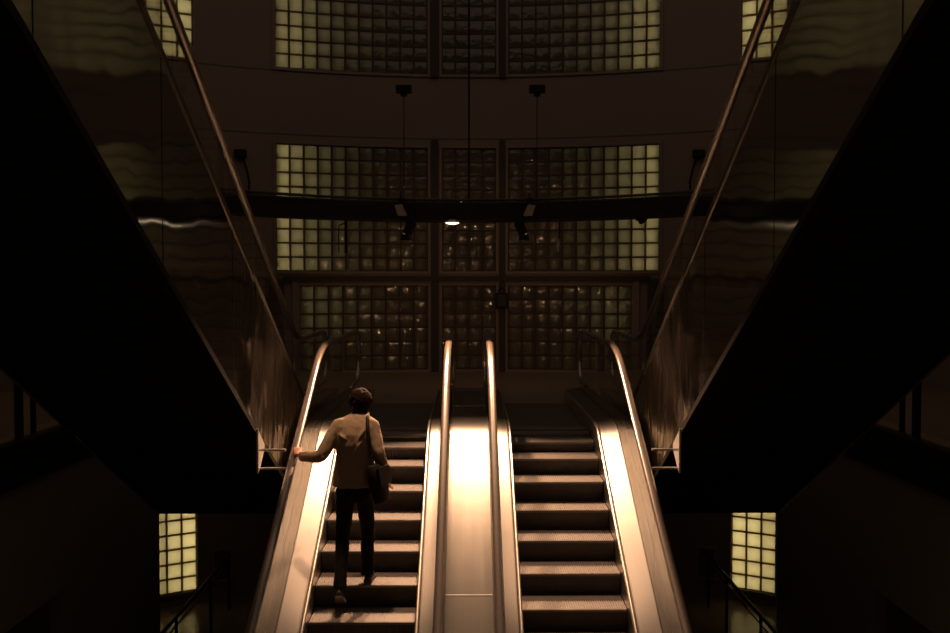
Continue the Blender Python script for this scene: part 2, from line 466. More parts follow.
def escalator(xc, E, label, inner_sign, group, outer_clad, lower):
    """xc = centre of the steps; inner_sign = side facing the middle of the hall"""
    root = thing('escalator', (xc, E.yb, 0), label, 'escalator', group)
    off = -Vector(root.location)
    def part(bm, name, m, smooth=False, parent=root):
        shift(bm, off)
        return finish(bm, name, m, parent, smooth)
    hw = .497
    for sg in (-1, 1):                                      # both sides of the step band
        inner = (sg == inner_sign)
        X = lambda d: xc+sg*d                              # d = distance from the step centre
        g = .752                                           # glass and handrail line
        far = .765 if (lower and inner) else .93           # outer edge of the balustrade base
        bm = bmesh.new()
        sweep(bm, E.path(.13, .8), [(X(hw+.008), -.34), (X(hw+.008), -.004), (X(hw+.014), 0), (X(hw+.042), .004), (X(hw+.042), -.03), (X(hw+.03), -.34)])
        part(bm, 'skirt_panel', M['skirt'])
        bm = bmesh.new()
        sweep(bm, E.path(.13, .8), [(X(hw+.026)+.017*math.cos(a), .012*math.sin(a)+.002) for a in [PI*k/8 for k in range(9)]])
        part(bm, 'skirt_trim', M['trim'], True)
        bm = bmesh.new()
        sweep(bm, E.path(.13, .8), [(X(hw+.05), .0), (X(hw+.062), .008), (X(g-.0075), .036), (X(g-.0075), .0), (X(hw+.05), -.03)])
        part(bm, 'inner_deck', M['deck'])
        if not (lower and inner):
            bm = bmesh.new()
            sweep(bm, E.path(.13, .8), [(X(g+.0075), .036), (X(far-.006), .036), (X(far), .028), (X(far), -.03), (X(g+.0075), -.03)])
            part(bm, 'outer_deck', M['outer'])
            bm = bmesh.new()
            sweep(bm, E.path(.13, .8), [(X(g+.085), .0365), (X(g+.085), .042), (X(g+.094), .042), (X(g+.094), .0365)])
            part(bm, 'deck_trim', M['trim'])
        # glass, one pane between each pair of joints
        rn = .40
        cuts = [E.ytop-.02]+[j+(E.yb-YB_LOW) for j in JOINTS if E.yend+.6 < j+(E.yb-YB_LOW) < E.ytop-.6]+[E.yend+.02]
        for a, b in zip(cuts, cuts[1:]):
            bm = bmesh.new()
            m_ = max(2, int((a-b)/.06)); A = []
            for k in range(m_+1):
                y = a-.004+(b+.004-a+.004)*k/m_
                zt = E.z(1.055, y, 2.0)
                for ye, s_ in ((E.ytop-rn, 1), (E.yend+rn, -1)):
                    d = (y-ye)*s_
                    if d > 0: zt = E.z(1.055, ye, 2.0)-rn+math.sqrt(max(.0004, (rn-.015)**2-d*d))
                zb = E.z(.12, y, .8)
                A.append([bm.verts.new((X(g)+dx, y, z)) for dx in (-.006, .006) for z in (zb, max(zt, zb+.05))])
            for p, q in zip(A, A[1:]):
                for i0, i1 in ((0, 1), (1, 3), (3, 2), (2, 0)):
                    bm.faces.new((p[i0], p[i1], q[i1], q[i0]))
            bm.faces.new((A[0][0], A[0][1], A[0][3], A[0][2])); bm.faces.new((A[-1][0], A[-1][1], A[-1][3], A[-1][2]))
            part(bm, 'glass_panel', M['glass'])
        rp = rail_path(E, 1.08, rn)
        bm = bmesh.new()                                   # rubber rail, rounded over the top with lips below
        prof = [(X(g)+.042*math.cos(a), .030*math.sin(a)) for a in [PI*k/10 for k in range(11)]]
        prof += [(X(g)-.036, -.018), (X(g)-.022, -.018), (X(g)-.022, -.006), (X(g)+.022, -.006), (X(g)+.022, -.018), (X(g)+.036, -.018)]
        sweep_normals(bm, rp, prof)
        part(bm, 'handrail', M['rubber'], True)
        bm = bmesh.new()
        sweep_normals(bm, rp, [(X(g)-.021, -.007), (X(g)+.021, -.007), (X(g)+.026, -.034), (X(g)+.011, -.046), (X(g)-.011, -.046), (X(g)-.026, -.034)])
        part(bm, 'handrail_guide', M['guide'])
        if lower:
            if not inner:                                  # steel side of the truss
                bm = bmesh.new()
                sweep(bm, E.path(.13, .8), [(X(.93), -.031), (X(.93), -1.2), (X(.90), -1.2), (X(.90), -.031)], vertical=True)
                part(bm, 'side_cladding', M['clad'])
        else:
            path = E.path(.13, .8)
            soffit = -1.51
            dense = clip_path(path, E.yend, 11.0)
            dense = clip_path(path, 11.0, 15.0)
            fine = [(15-.1*k, E.z(.13, 15-.1*k, .8)) for k in range(41)]
            upper = clip_path(path, E.yend, 11.0)
            whole = fine+upper[1:]
            for nm, pth in (('side_cladding', whole),):
                bm = bmesh.new()
                sweep(bm, pth, [(X(.92), -.031), (X(.92), soffit), (X(.89), soffit), (X(.89), -.031)], vertical=True, zmin=-1.06)
                part(bm, nm, M['clad'])
            if inner:                                      # thin seams and the folded bottom edge
                for y in (12.2, 10.3, 8.4, 6.5, 4.6):
                    bm = bmesh.new()
                    z0, z1 = E.z(.13, y, .8)-.04, max(-1.05, E.z(.13, y, .8)+soffit+.02)
                    box(bm, X(.921)-.0015, X(.921)+.0015, y-.003, y+.003, z1, z0)
                    part(bm, 'panel_seam', M['black'])
                bm = bmesh.new()
                sweep(bm, clip_path(whole, E.yend, 11.9), [(X(.926), soffit+.05), (X(.926), soffit-.012), (X(.86), soffit-.012), (X(.86), soffit), (X(.9201), soffit+.05)], vertical=True)
                part(bm, 'edge_trim', M['slab'])
    if not lower:
        bm = bmesh.new()
        sweep(bm, whole, [(xc-.89, -1.47), (xc+.89, -1.47), (xc+.89, -1.505), (xc-.89, -1.505)], vertical=True, zmin=-1.055)
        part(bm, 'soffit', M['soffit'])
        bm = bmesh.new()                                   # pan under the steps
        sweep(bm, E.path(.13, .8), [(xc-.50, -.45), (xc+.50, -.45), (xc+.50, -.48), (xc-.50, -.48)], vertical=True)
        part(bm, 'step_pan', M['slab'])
    else:
        bm = bmesh.new()
        sweep(bm, E.path(.13, .8), [(xc-.89, -1.17), (xc+.89, -1.17), (xc+.89, -1.2), (xc-.89, -1.2)], vertical=True)
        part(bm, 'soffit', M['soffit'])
    # steps
    if lower:
        tm, rm = step_meshes(2*hw)
        y_nose = 10.474 if xc > 0 else 10.474-.4*.3175
        for k in range(-4, 24):
            y = y_nose-.4*k
            if y < .9 or y > 11.7: continue
            # nosing line with the short flattening at both ends
            zline = -.35+SL*(y-10.474)
            z = min(0, zline)
            d = y-10.474
            if d > .1: z = min(0, -.1617+(y-10.874)*.47) if d < .45 else min(0, -.1617+.147*(y-10.874)/.4*.85)
            z = max(z, FLOOR_LOW)
            s = link('step', tm, root); s.location = (0, y-E.yb, z)
            r_ = link('riser', rm, s)
    # comb and landing plates
    bm = bmesh.new()
    zt = 0.0
    if lower:
        box(bm, xc-hw, xc+hw, 11.93, 12.12, -.04, .012)
        for k in range(43):
            x = xc-hw+2*hw*(k+.7)/44
            box(bm, x-.004, x+.004, 11.86, 11.93, -.012, .006)
        part(bm, 'comb_plate', M['comb'])
        bm = bmesh.new()
        box(bm, xc-hw, xc+hw, 12.125, 14.6, -.04, .006)
        part(bm, 'landing_plate', M['plate'])
    else:
        box(bm, xc-hw, xc+hw, 12.9, 14.6, -.04, .006)
        part(bm, 'landing_plate', M['plate'])
    return root

EL, EU = Esc(YB_LOW, False), Esc(YB_UP, True)
escalator(-1.005, EL, 'left of the two lower escalators, with the man in the tan jacket riding up it', 1, 'escalators up from the lower hall', True, True)
escalator(1.005, EL, 'right of the two lower escalators, its dark steps empty', -1, 'escalators up from the lower hall', True, True)
escalator(-3.02, EU, 'upper left escalator seen from below, steel side and black underside rising towards the viewer', 1, 'upper escalators overhead', True, False)
escalator(3.02, EU, 'upper right escalator seen from below, steel side and black underside rising towards the viewer', -1, 'upper escalators overhead', True, False)

# steel deck that fills the gap between the two lower escalators
cd = thing('divider_deck', (0, YB_LOW, 0), 'bright brushed steel deck sloping between the two lower escalators', 'deck')
path = EL.path(.13, .8, 14)
cuts = [15.0]+JOINTS+[.9]
for a, b in zip(cuts, cuts[1:]):
    bm = bmesh.new()
    sweep(bm, clip_path(path, b+.003, a-.003), [(-.24, .01), (-.225, .03), (.225, .03), (.24, .01), (.24, -.05), (-.24, -.05)])
    shift(bm, -Vector(cd.location)); finish(bm, 'deck_panel', M['deck'], cd)
for y in JOINTS:
    bm = bmesh.new()
    z = EL.z(.13, y, .8)
    sweep(bm, [(y+.005, EL.z(.13, y+.005, .8)), (y-.005, EL.z(.13, y-.005, .8))], [(-.225, .0335), (.225, .0335), (.225, -.02), (-.225, -.02)])
    shift(bm, -Vector(cd.location)); finish(bm, 'joint_strip', M['bar'], cd)

# safety guards in the gaps beside the lower escalators
def guard(sg, label):
    t = thing('safety_guard', (sg*2.072, 9.31, .03), label, 'guard', 'guards between the lower and upper escalators')
    off = -Vector(t.location)
    bm = bmesh.new()
    pl = [(9.30, .42), (9.30, .015), (9.28, .015), (9.28, .43)]
    ring_tube(bm, [(sg*2.072, 9.20, .0), (sg*2.072, 9.20, .44)], .013, 10)
    shift(bm, off); finish(bm, 'post', M['bar'], t, True)
    bm = bmesh.new()
    poly = [(9.21, .43), (9.21, .015), (9.26, .015), (9.50, .19), (9.50, .24)]
    a = [bm.verts.new((sg*2.066, y, z)) for y, z in poly]; b = [bm.verts.new((sg*2.078, y, z)) for y, z in poly]
    bm.faces.new(a); bm.faces.new(b[::-1])
    for k in range(len(poly)): bm.faces.new((a[k], a[(k+1) % 5], b[(k+1) % 5], b[k]))
    shift(bm, off); finish(bm, 'guard_plate', M['bar'], t)
    for z in (.225, .04):
        bm = bmesh.new()
        ring_tube(bm, [(sg*2.072, 9.24, z), (sg*1.80, 9.24, z)], .013, 10)
        shift(bm, off); finish(bm, 'crossbar', M['bar'], t, True)
guard(-1, 'small steel guard with two bars left of the left handrail')
guard(1, 'small steel guard with two bars right of the right handrail')

# ------------------------------------------------------------------ round wall and glass-block windows
def px_dir(x):
    return (x-469.0)/F_PX
def px_theta(x, rad=R):
    k = px_dir(x)
    a, b, c = 1+k*k, -2*RC[1], RC[1]**2-rad*rad
    t = (-b+math.sqrt(b*b-4*a*c))/(2*a)
    return math.atan2(k*t, t-RC[1])
def wp(th, z, rad=R):
    return Vector((RC[0]+rad*math.sin(th), RC[1]+rad*math.cos(th), z))

PITCHB = .289
wins = []   # th0, th1, z0, z1, cols, rows
def win(x0, x1, z0, z1, cols, rows): wins.append((px_theta(x0), px_theta(x1), z0, z1, cols, rows))
for z0, z1, rows in ((6.27, 6.27+9*PITCHB, 9), (2.13, 4.73, 9)):
    win(277, 428, z0, z1, 11, rows); win(442, 496, z0, z1, 4, rows); win(508, 659, z0, z1, 11, rows)
for x0, x1, c in ((300, 428, 9), (442, 496, 4), (508, 632, 9)):
    win(x0, x1, .05, 1.83, c, 6)
for x0, x1 in ((150, 196), (739, 785)):
    win(x0, x1, 6.27, 6.27+9*PITCHB, 3, 9)
for x0, x1 in ((150, 195), (734, 779)):
    win(x0, x1, -4.25, -4.25+9*PITCHB, 3, 9)
for x0, x1 in ((213, 228), (702, 717)):
    win(x0, x1, -4.1, -4.1+2*PITCHB, 1, 2)

def build_wall():
    th_lim = PI
    ths = {-th_lim, th_lim}; zs = {FLOOR_LOW, 11.0}
    for w in wins: ths |= {w[0], w[1]}; zs |= {w[2], w[3]}
    n = 140
    for k in range(n): ths.add(-th_lim+2*th_lim*k/n)
    ths = sorted(ths); zs = sorted(zs)
    bm = bmesh.new(); cache = {}
    def v(i, j, r):
        if (i, j, r) not in cache: cache[(i, j, r)] = bm.verts.new(wp(ths[i], zs[j], r))
        return cache[(i, j, r)]
    R2 = R+.22
    hole = {}
    for i in range(len(ths)-1):
        for j in range(len(zs)-1):
            tc, zc = (ths[i]+ths[i+1])/2, (zs[j]+zs[j+1])/2
            hole[(i, j)] = any(w[0] < tc < w[1] and w[2] < zc < w[3] for w in wins)
    for (i, j), h in hole.items():
        if h: continue
        bm.faces.new((v(i, j, R), v(i, j+1, R), v(i+1, j+1, R), v(i+1, j, R)))
        bm.faces.new((v(i, j, R2), v(i+1, j, R2), v(i+1, j+1, R2), v(i, j+1, R2)))
        for (di, dj), (p, q) in {(-1, 0): ((i, j), (i, j+1)), (1, 0): ((i+1, j), (i+1, j+1)), (0, -1): ((i, j), (i+1, j)), (0, 1): ((i, j+1), (i+1, j+1))}.items():
            if hole.get((i+di, j+dj), False):
                bm.faces.new((v(*p, R), v(*q, R), v(*q, R2), v(*p, R2)))
    for sgn in (-1, 1):                                       # unseen baffles added behind the wall to dim the small windows
        t = px_theta(469+sgn*263)
        for d in (0, .004):
            bm.faces.new([bm.verts.new(wp(t+d, z, r)) for z, r in ((FLOOR_LOW, R2), (-1, R2), (-1, R+1.6), (FLOOR_LOW, R+1.6))])
    o = finish(bm, 'wall_back', M['wall'], None, keep_normals=True)
    tag(o, kind='structure')
build_wall()

def curved_box(bm, t0, t1, z0, z1, r0, r1, n=1, mi=0):
    for k in range(n):
        a, b = t0+(t1-t0)*k/n, t0+(t1-t0)*(k+1)/n
        q = [bm.verts.new(wp(t, z, r)) for t in (a, b) for z in (z0, z1) for r in (r0, r1)]
        for f in ((0,1,3,2),(4,6,7,5),(0,4,5,1),(2,3,7,6),(0,2,6,4),(1,5,7,3)):
            bm.faces.new([q[i] for i in f]).material_index = mi

for i, (t0, t1, z0, z1, cols, rows) in enumerate(wins):
    cth, cz = (t0+t1)/2, (z0+z1)/2
    base = wp(cth, z0)
    e = bpy.data.objects.new(f'window_{i+1}', None); col.objects.link(e); e.location = base; e['kind'] = 'structure'
    dth, dz = (t1-t0)/cols, (z1-z0)/rows
    gt, gz = .019/R, .019
    bm = bmesh.new()
    for a in range(cols):                                    # solid glass blocks with pillowed faces
        for b in range(rows):
            ta, tb = t0+dth*a+gt, t0+dth*(a+1)-gt
            za, zb = z0+dz*b+gz, z0+dz*(b+1)-gz
            ns = 4; grid = []
            for u in range(ns+1):
                row = []
                for w in range(ns+1):
                    fu, fw = u/ns, w/ns
                    bul = .012*min(1, 6*fu*(1-fu))*min(1, 6*fw*(1-fw))
                    row.append(bm.verts.new(wp(ta+(tb-ta)*fu, za+(zb-za)*fw, R+.045-bul)))
                grid.append(row)
            for u in range(ns):
                for w in range(ns):
                    f = bm.faces.new((grid[u][w], grid[u][w+1], grid[u+1][w+1], grid[u+1][w])); f.smooth = True
            back = [bm.verts.new(wp(t, z, R+.125)) for t, z in ((ta, za), (ta, zb), (tb, zb), (tb, za))]
            bm.faces.new(back)
    shift(bm, -base); finish(bm, 'glass_blocks', M['block'], e, keep_normals=True)
    bm = bmesh.new()
    for a in range(cols+1):
        t = t0+dth*a
        curved_box(bm, max(t0, t-gt), min(t1, t+gt), z0, z1, R+.03, R+.15)
    for b in range(rows+1):
        z = z0+dz*b
        for a in range(cols):
            curved_box(bm, t0+dth*a, t0+dth*(a+1), max(z0, z-gz), min(z1, z+gz), R+.031, R+.149)
    shift(bm, -base); finish(bm, 'block_joints', M['grout'], e)
    bm = bmesh.new()
    fw, ft = .055, .055/R
    n = max(2, cols)
    curved_box(bm, t0-ft, t0, z0-fw, z1+fw, R-.03, R+.03); curved_box(bm, t1, t1+ft, z0-fw, z1+fw, R-.03, R+.03)
    curved_box(bm, t0, t1, z0-fw, z0, R-.03, R+.03, n); curved_box(bm, t0, t1, z1, z1+fw, R-.03, R+.03, n)
    shift(bm, -base); finish(bm, 'window_frame', M['frame'], e)

# dark posts between the windows, frames at the sides of the lower row, and a transom
ti = 0
for x0, x1, z0, z1 in ((431.2, 438.5, 0, 4.9), (499.3, 505, 0, 4.9), (431.2, 438.5, 6.2, 9.0), (499.3, 505, 6.2, 9.0),
                       (292, 297.5, 0, 1.95), (634.5, 640, 0, 1.95), (266, 284, 0, 1.95), (648, 664, 0, 1.95)):
    bm = bmesh.new(); ti += 1
    curved_box(bm, px_theta(x0), px_theta(x1), z0, z1, R-.075, R, 1)
    tag(finish(bm, f'trim_{ti}', M['frame'] if x0 in (292, 634.5) else M['mullion']), kind='structure')
bm = bmesh.new(); ti += 1
curved_box(bm, px_theta(284), px_theta(650), 1.93, 2.03, R-.10, R, 26)
tag(finish(bm, f'trim_{ti}', M['mullion']), kind='structure')

# ------------------------------------------------------------------ floors, side galleries, ceiling
def struct(bm, name, m):
    return tag(finish(bm, name, m), kind='structure')

bm = bmesh.new()
c0 = [bm.verts.new((R*1.01*math.sin(2*PI*k/64), RC[1]+R*1.01*math.cos(2*PI*k/64), FLOOR_LOW)) for k in range(64)]
c1 = [bm.verts.new((v.co.x, v.co.y, FLOOR_LOW-.3)) for v in c0]
bm.faces.new(c0); bm.faces.new(c1[::-1])
for k in range(64): bm.faces.new((c0[k], c0[(k+1) % 64], c1[(k+1) % 64], c1[k]))
struct(bm, 'floor', M['floor'])
bm = bmesh.new()
c0 = [bm.verts.new((R*1.02*math.sin(2*PI*k/64), RC[1]+R*1.02*math.cos(2*PI*k/64), 11.0)) for k in range(64)]
c1 = [bm.verts.new((v.co.x, v.co.y, 11.3)) for v in c0]
bm.faces.new(c0); bm.faces.new(c1[::-1])
for k in range(64): bm.faces.new((c0[k], c0[(k+1) % 64], c1[(k+1) % 64], c1[k]))
struct(bm, 'ceiling', M['ceil'])

def arc_slab(name, x0, x1, yf, z0, z1, m, n=24):
    """slab from a straight front edge at y = yf back to the round wall"""
    bm = bmesh.new(); top = []; bot = []
    pts = [(x0, yf)]+[(x0+(x1-x0)*k/n, RC[1]+math.sqrt((R-.002)**2-(x0+(x1-x0)*k/n)**2)) for k in range(n+1)]+[(x1, yf)]
    for x, y in pts: top.append(bm.verts.new((x, y, z1))); bot.append(bm.verts.new((x, y, z0)))
    bm.faces.new(top); bm.faces.new(bot[::-1])
    for k in range(len(pts)): bm.faces.new((top[k], top[(k+1) % len(pts)], bot[(k+1) % len(pts)], bot[k]))
    return struct(bm, name, m)
arc_slab('floor.001', -3.95, 3.95, 12.03, -.05, -.001, M['stone'])
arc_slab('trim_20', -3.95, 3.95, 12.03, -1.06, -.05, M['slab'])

for sg, nm in ((-1, 'left'), (1, 'right')):
    def sx(a, b): return (min(sg*a, sg*b), max(sg*a, sg*b))
    bm = bmesh.new()                                          # wall under the gallery, with a wide opening low down
    xa, xb = sx(5.4, 5.6)
    box(bm, xa, xb, 12.5, 16.35, FLOOR_LOW, -.55); box(bm, xa, xb, 3.0, 12.5, -2.2, -.55); box(bm, xa, xb, 3.0, 9.4, FLOOR_LOW, -2.2)
    struct(bm, 'wall_'+nm, M['sidewall'])
    bm = bmesh.new()
    xa, xb = sx(5.35, 10.6)
    box(bm, xa, xb, 4.0, 12.6, -.55, -.03)
    xa, xb = sx(5.35, 8.2); box(bm, xa, xb, 12.6, 16.3, -.55, -.03)
    struct(bm, 'trim_%d' % (21 if sg < 0 else 22), M['slab'])
    bm = bmesh.new()
    xa, xb = sx(5.45, 10.6); box(bm, xa, xb, 4.0, 12.6, -.03, 0)
    xa, xb = sx(5.45, 8.2); box(bm, xa, xb, 12.6, 16.3, -.03, 0)
    struct(bm, 'floor.%03d' % (2 if sg < 0 else 3), M['stone'])
    # glass railing along the gallery edge
    rl = thing('glass_railing', (sg*5.42, 11.4, 0), 'dark glass railing on the %s gallery, half hidden by the upper escalator' % nm, 'railing', 'glass railings on the galleries')
    off = -Vector(rl.location)
    def rpart(bm, n_, m_, s_=False):
        shift(bm, off); finish(bm, n_, m_, rl, s_)
    for y, w in ((11.35, .055), (11.72, .018), (9.0, .055), (13.6, .055), (15.9, .055)):
        bm = bmesh.new(); box(bm, sg*5.42-.03, sg*5.42+.03, y-w, y+w, 0, 1.12); rpart(bm, 'post', M['black'])
    for a, b in ((9.06, 11.28), (11.75, 13.54), (13.66, 15.84)):
        bm = bmesh.new(); box(bm, sg*5.42-.006, sg*5.42+.006, a, b, .08, 1.08); rpart(bm, 'glass_panel', M['glass'])
    bm = bmesh.new(); ring_tube(bm, [(sg*5.42, 8.9, 1.14), (sg*5.42, 16.0, 1.14)], .03, 10); rpart(bm, 'top_rail', M['bar'], True)
    # level railing on the lower floor
    rl = thing('floor_railing', (sg*4.7, 15, FLOOR_LOW), 'dark level handrail on the lower floor in front of the %s lit window' % nm, 'railing', 'handrails on the lower floor')
    off = -Vector(rl.location)
    for y in (11.0, 13.0, 15.0, 17.0, 18.3):
        bm = bmesh.new(); box(bm, sg*4.7-.02, sg*4.7+.02, y-.02, y+.02, FLOOR_LOW, -3.5); rpart(bm, 'post', M['black'])
    for z, r_ in ((-3.48, .032), (-3.62, .014)):
        bm = bmesh.new(); ring_tube(bm, [(sg*4.7, 10.9, z), (sg*4.7, 18.4, z)], r_, 10); rpart(bm, 'top_rail' if r_ > .02 else 'lower_rail', M['black'], True)

# ------------------------------------------------------------------ curved lighting beam and its fittings
BR = 3.55
def bp(th, z, r=BR): return Vector((r*math.sin(th), RC[1]+r*math.cos(th), z))
def px_beam(x):
    return px_theta(x, BR)
beam = thing('lighting_beam', bp(0, 2.67), 'dark curved beam crossing in front of the glass-block windows', 'beam')
off = -Vector(beam.location)
bm = bmesh.new()
N = 40; TH = math.radians(56)
rings = []
for k in range(N+1):
    t = -TH+2*TH*k/N
    rings.append([bp(t, z, BR+dr) for z, dr in ((2.645, -.07), (2.665, -.10), (2.88, -.10), (2.90, -.07), (2.90, .07), (2.88, .10), (2.665, .10), (2.645, .07))])
loft(bm, rings); shift(bm, off); finish(bm, 'beam_body', M['beam'], beam)
bm = bmesh.new()
rings = []
for k in range(N+1):
    t = -TH+2*TH*k/N
    c = bp(t, 2.935, BR-.06); rr = bp(t, 0, 1)-bp(0, 0, 0)
    rings.append([bp(t, 2.925+.018*math.sin(2*PI*q/8), BR-.06+.018*math.cos(2*PI*q/8)) for q in range(8)])
loft(bm, rings); shift(bm, off); finish(bm, 'conduit', M['mullion'], beam, True)
for sg in (-1, 1):
    p = bp(sg*TH*.97, 0)
    bm = bmesh.new(); ring_tube(bm, [(p.x, p.y, EU.z(-.1, p.y)), (p.x, p.y, 2.66)], .05, 12)
    shift(bm, off); finish(bm, 'support_post', M['beam'], beam, True)

wire = bmesh.new(); w0 = bp(px_beam(469), 2.90, BR-.0)
ring_tube(wire, [w0, (w0.x, w0.y, 11.0)], .012, 8)
tag(finish(wire, 'suspension_cable', M['black'], None, True), 'thin black cable hanging straight down the middle to the curved beam', 'cable')

# the one lit lamp
p = bp(px_beam(452), 2.676, BR-.08)
LAMP = Vector((p.x, p.y-.02, 2.60))
dl = thing('downlight', p, 'small lit lamp glowing under the middle of the curved beam', 'lamp')
bm = bmesh.new(); ring_tube(bm, [(0, 0, 0), (0, 0, -.015), (0, 0, -.016), (0, 0, -.035)], [.05, .05, .088, .088], 20); finish(bm, 'housing', M['bar'], dl, True)
bm = bmesh.new(); ring_tube(bm, [(0, 0, -.0355), (0, 0, -.05), (0, 0, -.062)], [.086, .078, .04], 20); finish(bm, 'lens', M['lens'], dl, True)
bm = bmesh.new(); ring_tube(bm, [(0, 0, -.035), (0, 0, -.042)], [.092, .092], 20, cap=False); finish(bm, 'rim', M['bar'], dl, True)

# two theatre spotlights with pale shades and black barrels
SPOTS = {}
def spotlight(x, sg, label):
    th = px_beam(x); b = bp(th, 2.9, BR-.12)
    b = bp(th, 2.9, BR-.15)
    t = thing('spotlight', b, label, 'spotlight', 'spotlights on the curved beam')
    bm = bmesh.new(); ring_tube(bm, [(0, .0, .10), (0, .0, -.06)], .012, 10); finish(bm, 'stem', M['mullion'], t, True)
    bm = bmesh.new(); box(bm, -.035, .035, -.02, .05, -.03, .03); finish(bm, 'clamp', M['black'], t)
    bm = bmesh.new()
    pr = [(-.075*sg, -.06), (.02*sg, -.05), (.085*sg, -.20), (-.035*sg, -.19)]
    a = [bm.verts.new((q[0], -.06, q[1])) for q in pr]; c = [bm.verts.new((q[0]*.8, .0, q[1]*.9)) for q in pr]
    bm.faces.new(a); bm.faces.new(c[::-1])
    for k in range(4): bm.faces.new((a[k], a[(k+1) % 4], c[(k+1) % 4], c[k]))
    finish(bm, 'shade', M['pale'], t)
    bm = bmesh.new(); ring_tube(bm, [(.10*sg, -.03, -.19), (.13*sg, -.04, -.30), (.07*sg, -.05, -.43)], [.055, .065, .055], 14); finish(bm, 'barrel', M['black'], t, True)
    bm = bmesh.new(); ring_tube(bm, [(.07*sg, -.05, -.425), (.068*sg, -.052, -.50)], [.060, .064], 16, cap=False); ring_tube(bm, [(.07*sg, -.05, -.425), (.068*sg, -.052, -.50)], [.056, .060], 16, cap=False); finish(bm, 'snoot', M['black'], t, True, keep_normals=True)
    bm = bmesh.new(); ring_tube(bm, [(.07*sg, -.05, -.431), (.07*sg, -.05, -.434)], [.052, .052], 16); finish(bm, 'lens', M['lens_dim'], t, True)
    SPOTS[-1 if x < 469 else 1] = b+Vector((.068*sg, -.055, -.51))
spotlight(399, 1, 'spotlight with pale shade and black barrel on the curved beam, left of the lit lamp')
spotlight(531, -1, 'spotlight with pale shade and black barrel on the curved beam, right of the lit lamp')

def uplight(x, label):
    th = px_beam(x); b = bp(th, 2.90, BR+.05)
    t = thing('uplight', b, label, 'uplight', 'fittings on thin poles above the beam')
    bm = bmesh.new(); ring_tube(bm, [(0, 0, 0), (0, 0, 1.38)], .007, 8); finish(bm, 'pole', M['mullion'], t, True)
    bm = bmesh.new(); box(bm, -.10, .10, -.06, .06, 1.38, 1.47); bmesh.ops.bevel(bm, geom=bm.edges[:], offset=.012, segments=2); finish(bm, 'head', M['black'], t)
    bm = bmesh.new(); box(bm, -.04, .04, -.04, .04, 1.34, 1.38); finish(bm, 'bracket', M['black'], t)
    bm = bmesh.new(); ring_tube(bm, [(0, 0, 0), (0, 0, .03)], .04, 12); finish(bm, 'foot', M['black'], t, True)
uplight(405, 'dark fitting on a thin pole above the beam, left of the hanging cable')
uplight(536, 'dark fitting on a thin pole above the beam, right of the hanging cable')

b = bp(px_beam(344), 2.645)
t = thing('hanging_rods', b, 'pair of dark rods hanging below the left part of the curved beam', 'bracket')
bm = bmesh.new(); ring_tube(bm, [(.03, 0, 0), (.03, 0, -.40)], .018, 10); finish(bm, 'thick_rod', M['black'], t, True)
bm = bmesh.new(); ring_tube(bm, [(.03, 0, -.03), (-.05, 0, -.06), (-.06, 0, -.10), (-.06, 0, -.40)], .008, 8); finish(bm, 'thin_rod', M['mullion'], t, True)

b = bp(px_beam(559), 2.645)
t = thing('hanging_pull', b, 'thin cord with a pale weight hanging under the right half of the beam', 'cord')
bm = bmesh.new(); ring_tube(bm, [(0, 0, 0), (.005, 0, -.12), (-.005, 0, -.24)], .008, 8); finish(bm, 'cord', M['black'], t, True)
bm = bmesh.new(); ring_tube(bm, [(-.005, 0, -.22), (-.008, 0, -.25), (-.012, 0, -.36), (-.012, 0, -.37)], [.008, .017, .022, .01], 10); finish(bm, 'weight', M['pale'], t, True)

b = bp(px_beam(641), 2.645)
t = thing('beam_fitting', b, 'small black rounded fitting under the right end of the curved beam', 'fitting')
bm = bmesh.new(); ring_tube(bm, [(0, 0, 0), (0, 0, -.02)], .07, 16); finish(bm, 'base', M['black'], t, True)
bm = bmesh.new(); ring_tube(bm, [(0, 0, -.02), (0, 0, -.05), (0, 0, -.065)], [.045, .036, .01], 16); finish(bm, 'dome', M['black'], t, True)

# box and loop on the dark post between the windows
b = wp(px_theta(501.5), 1.36, R-.075)
t = thing('wall_box', b, 'black box with a carrying loop fixed to the dark post right of the middle window', 'box')
bm = bmesh.new(); box(bm, -.12, .12, -.16, 0, 0, .32); bmesh.ops.bevel(bm, geom=bm.edges[:], offset=.015, segments=2); finish(bm, 'case', M['black'], t)
bm = bmesh.new(); ring_tube(bm, [(.065*math.cos(a), -.08, .33+.09*math.sin(a)) for a in [PI*k/10 for k in range(11)]], .012, 8); finish(bm, 'loop', M['black'], t, True)
bm = bmesh.new(); box(bm, -.09, .09, -.165, -.158, .04, .28); finish(bm, 'face_plate', M['mullion'], t)

def wallbox(x, z, sg, label):
    b = wp(px_theta(x), z, R)
    t = thing('wall_fitting', b, label, 'fitting', 'small wall fittings beside the upper windows')
    bm = bmesh.new(); box(bm, -.11, .11, -.16, 0, -.08, .08); bmesh.ops.bevel(bm, geom=bm.edges[:], offset=.02, segments=2); finish(bm, 'housing', M['black'], t)
    bm = bmesh.new(); ring_tube(bm, [(-.05*sg, -.09, -.08), (-.12*sg, -.09, -.3), (-.17*sg, -.07, -.55), (-.15*sg, -.04, -.85)], .022, 8); finish(bm, 'cable', M['black'], t, True)
    bm = bmesh.new(); ring_tube(bm, [(0, -.16, -.01), (0, -.2, -.02)], .035, 12); finish(bm, 'lens', M['mullion'], t, True)
wallbox(697, 4.47, 1, 'small black wall fitting with a drooping cable beside the right upper handrail')
wallbox(243, 4.47, -1, 'small black wall fitting mostly hidden behind the left upper handrail')

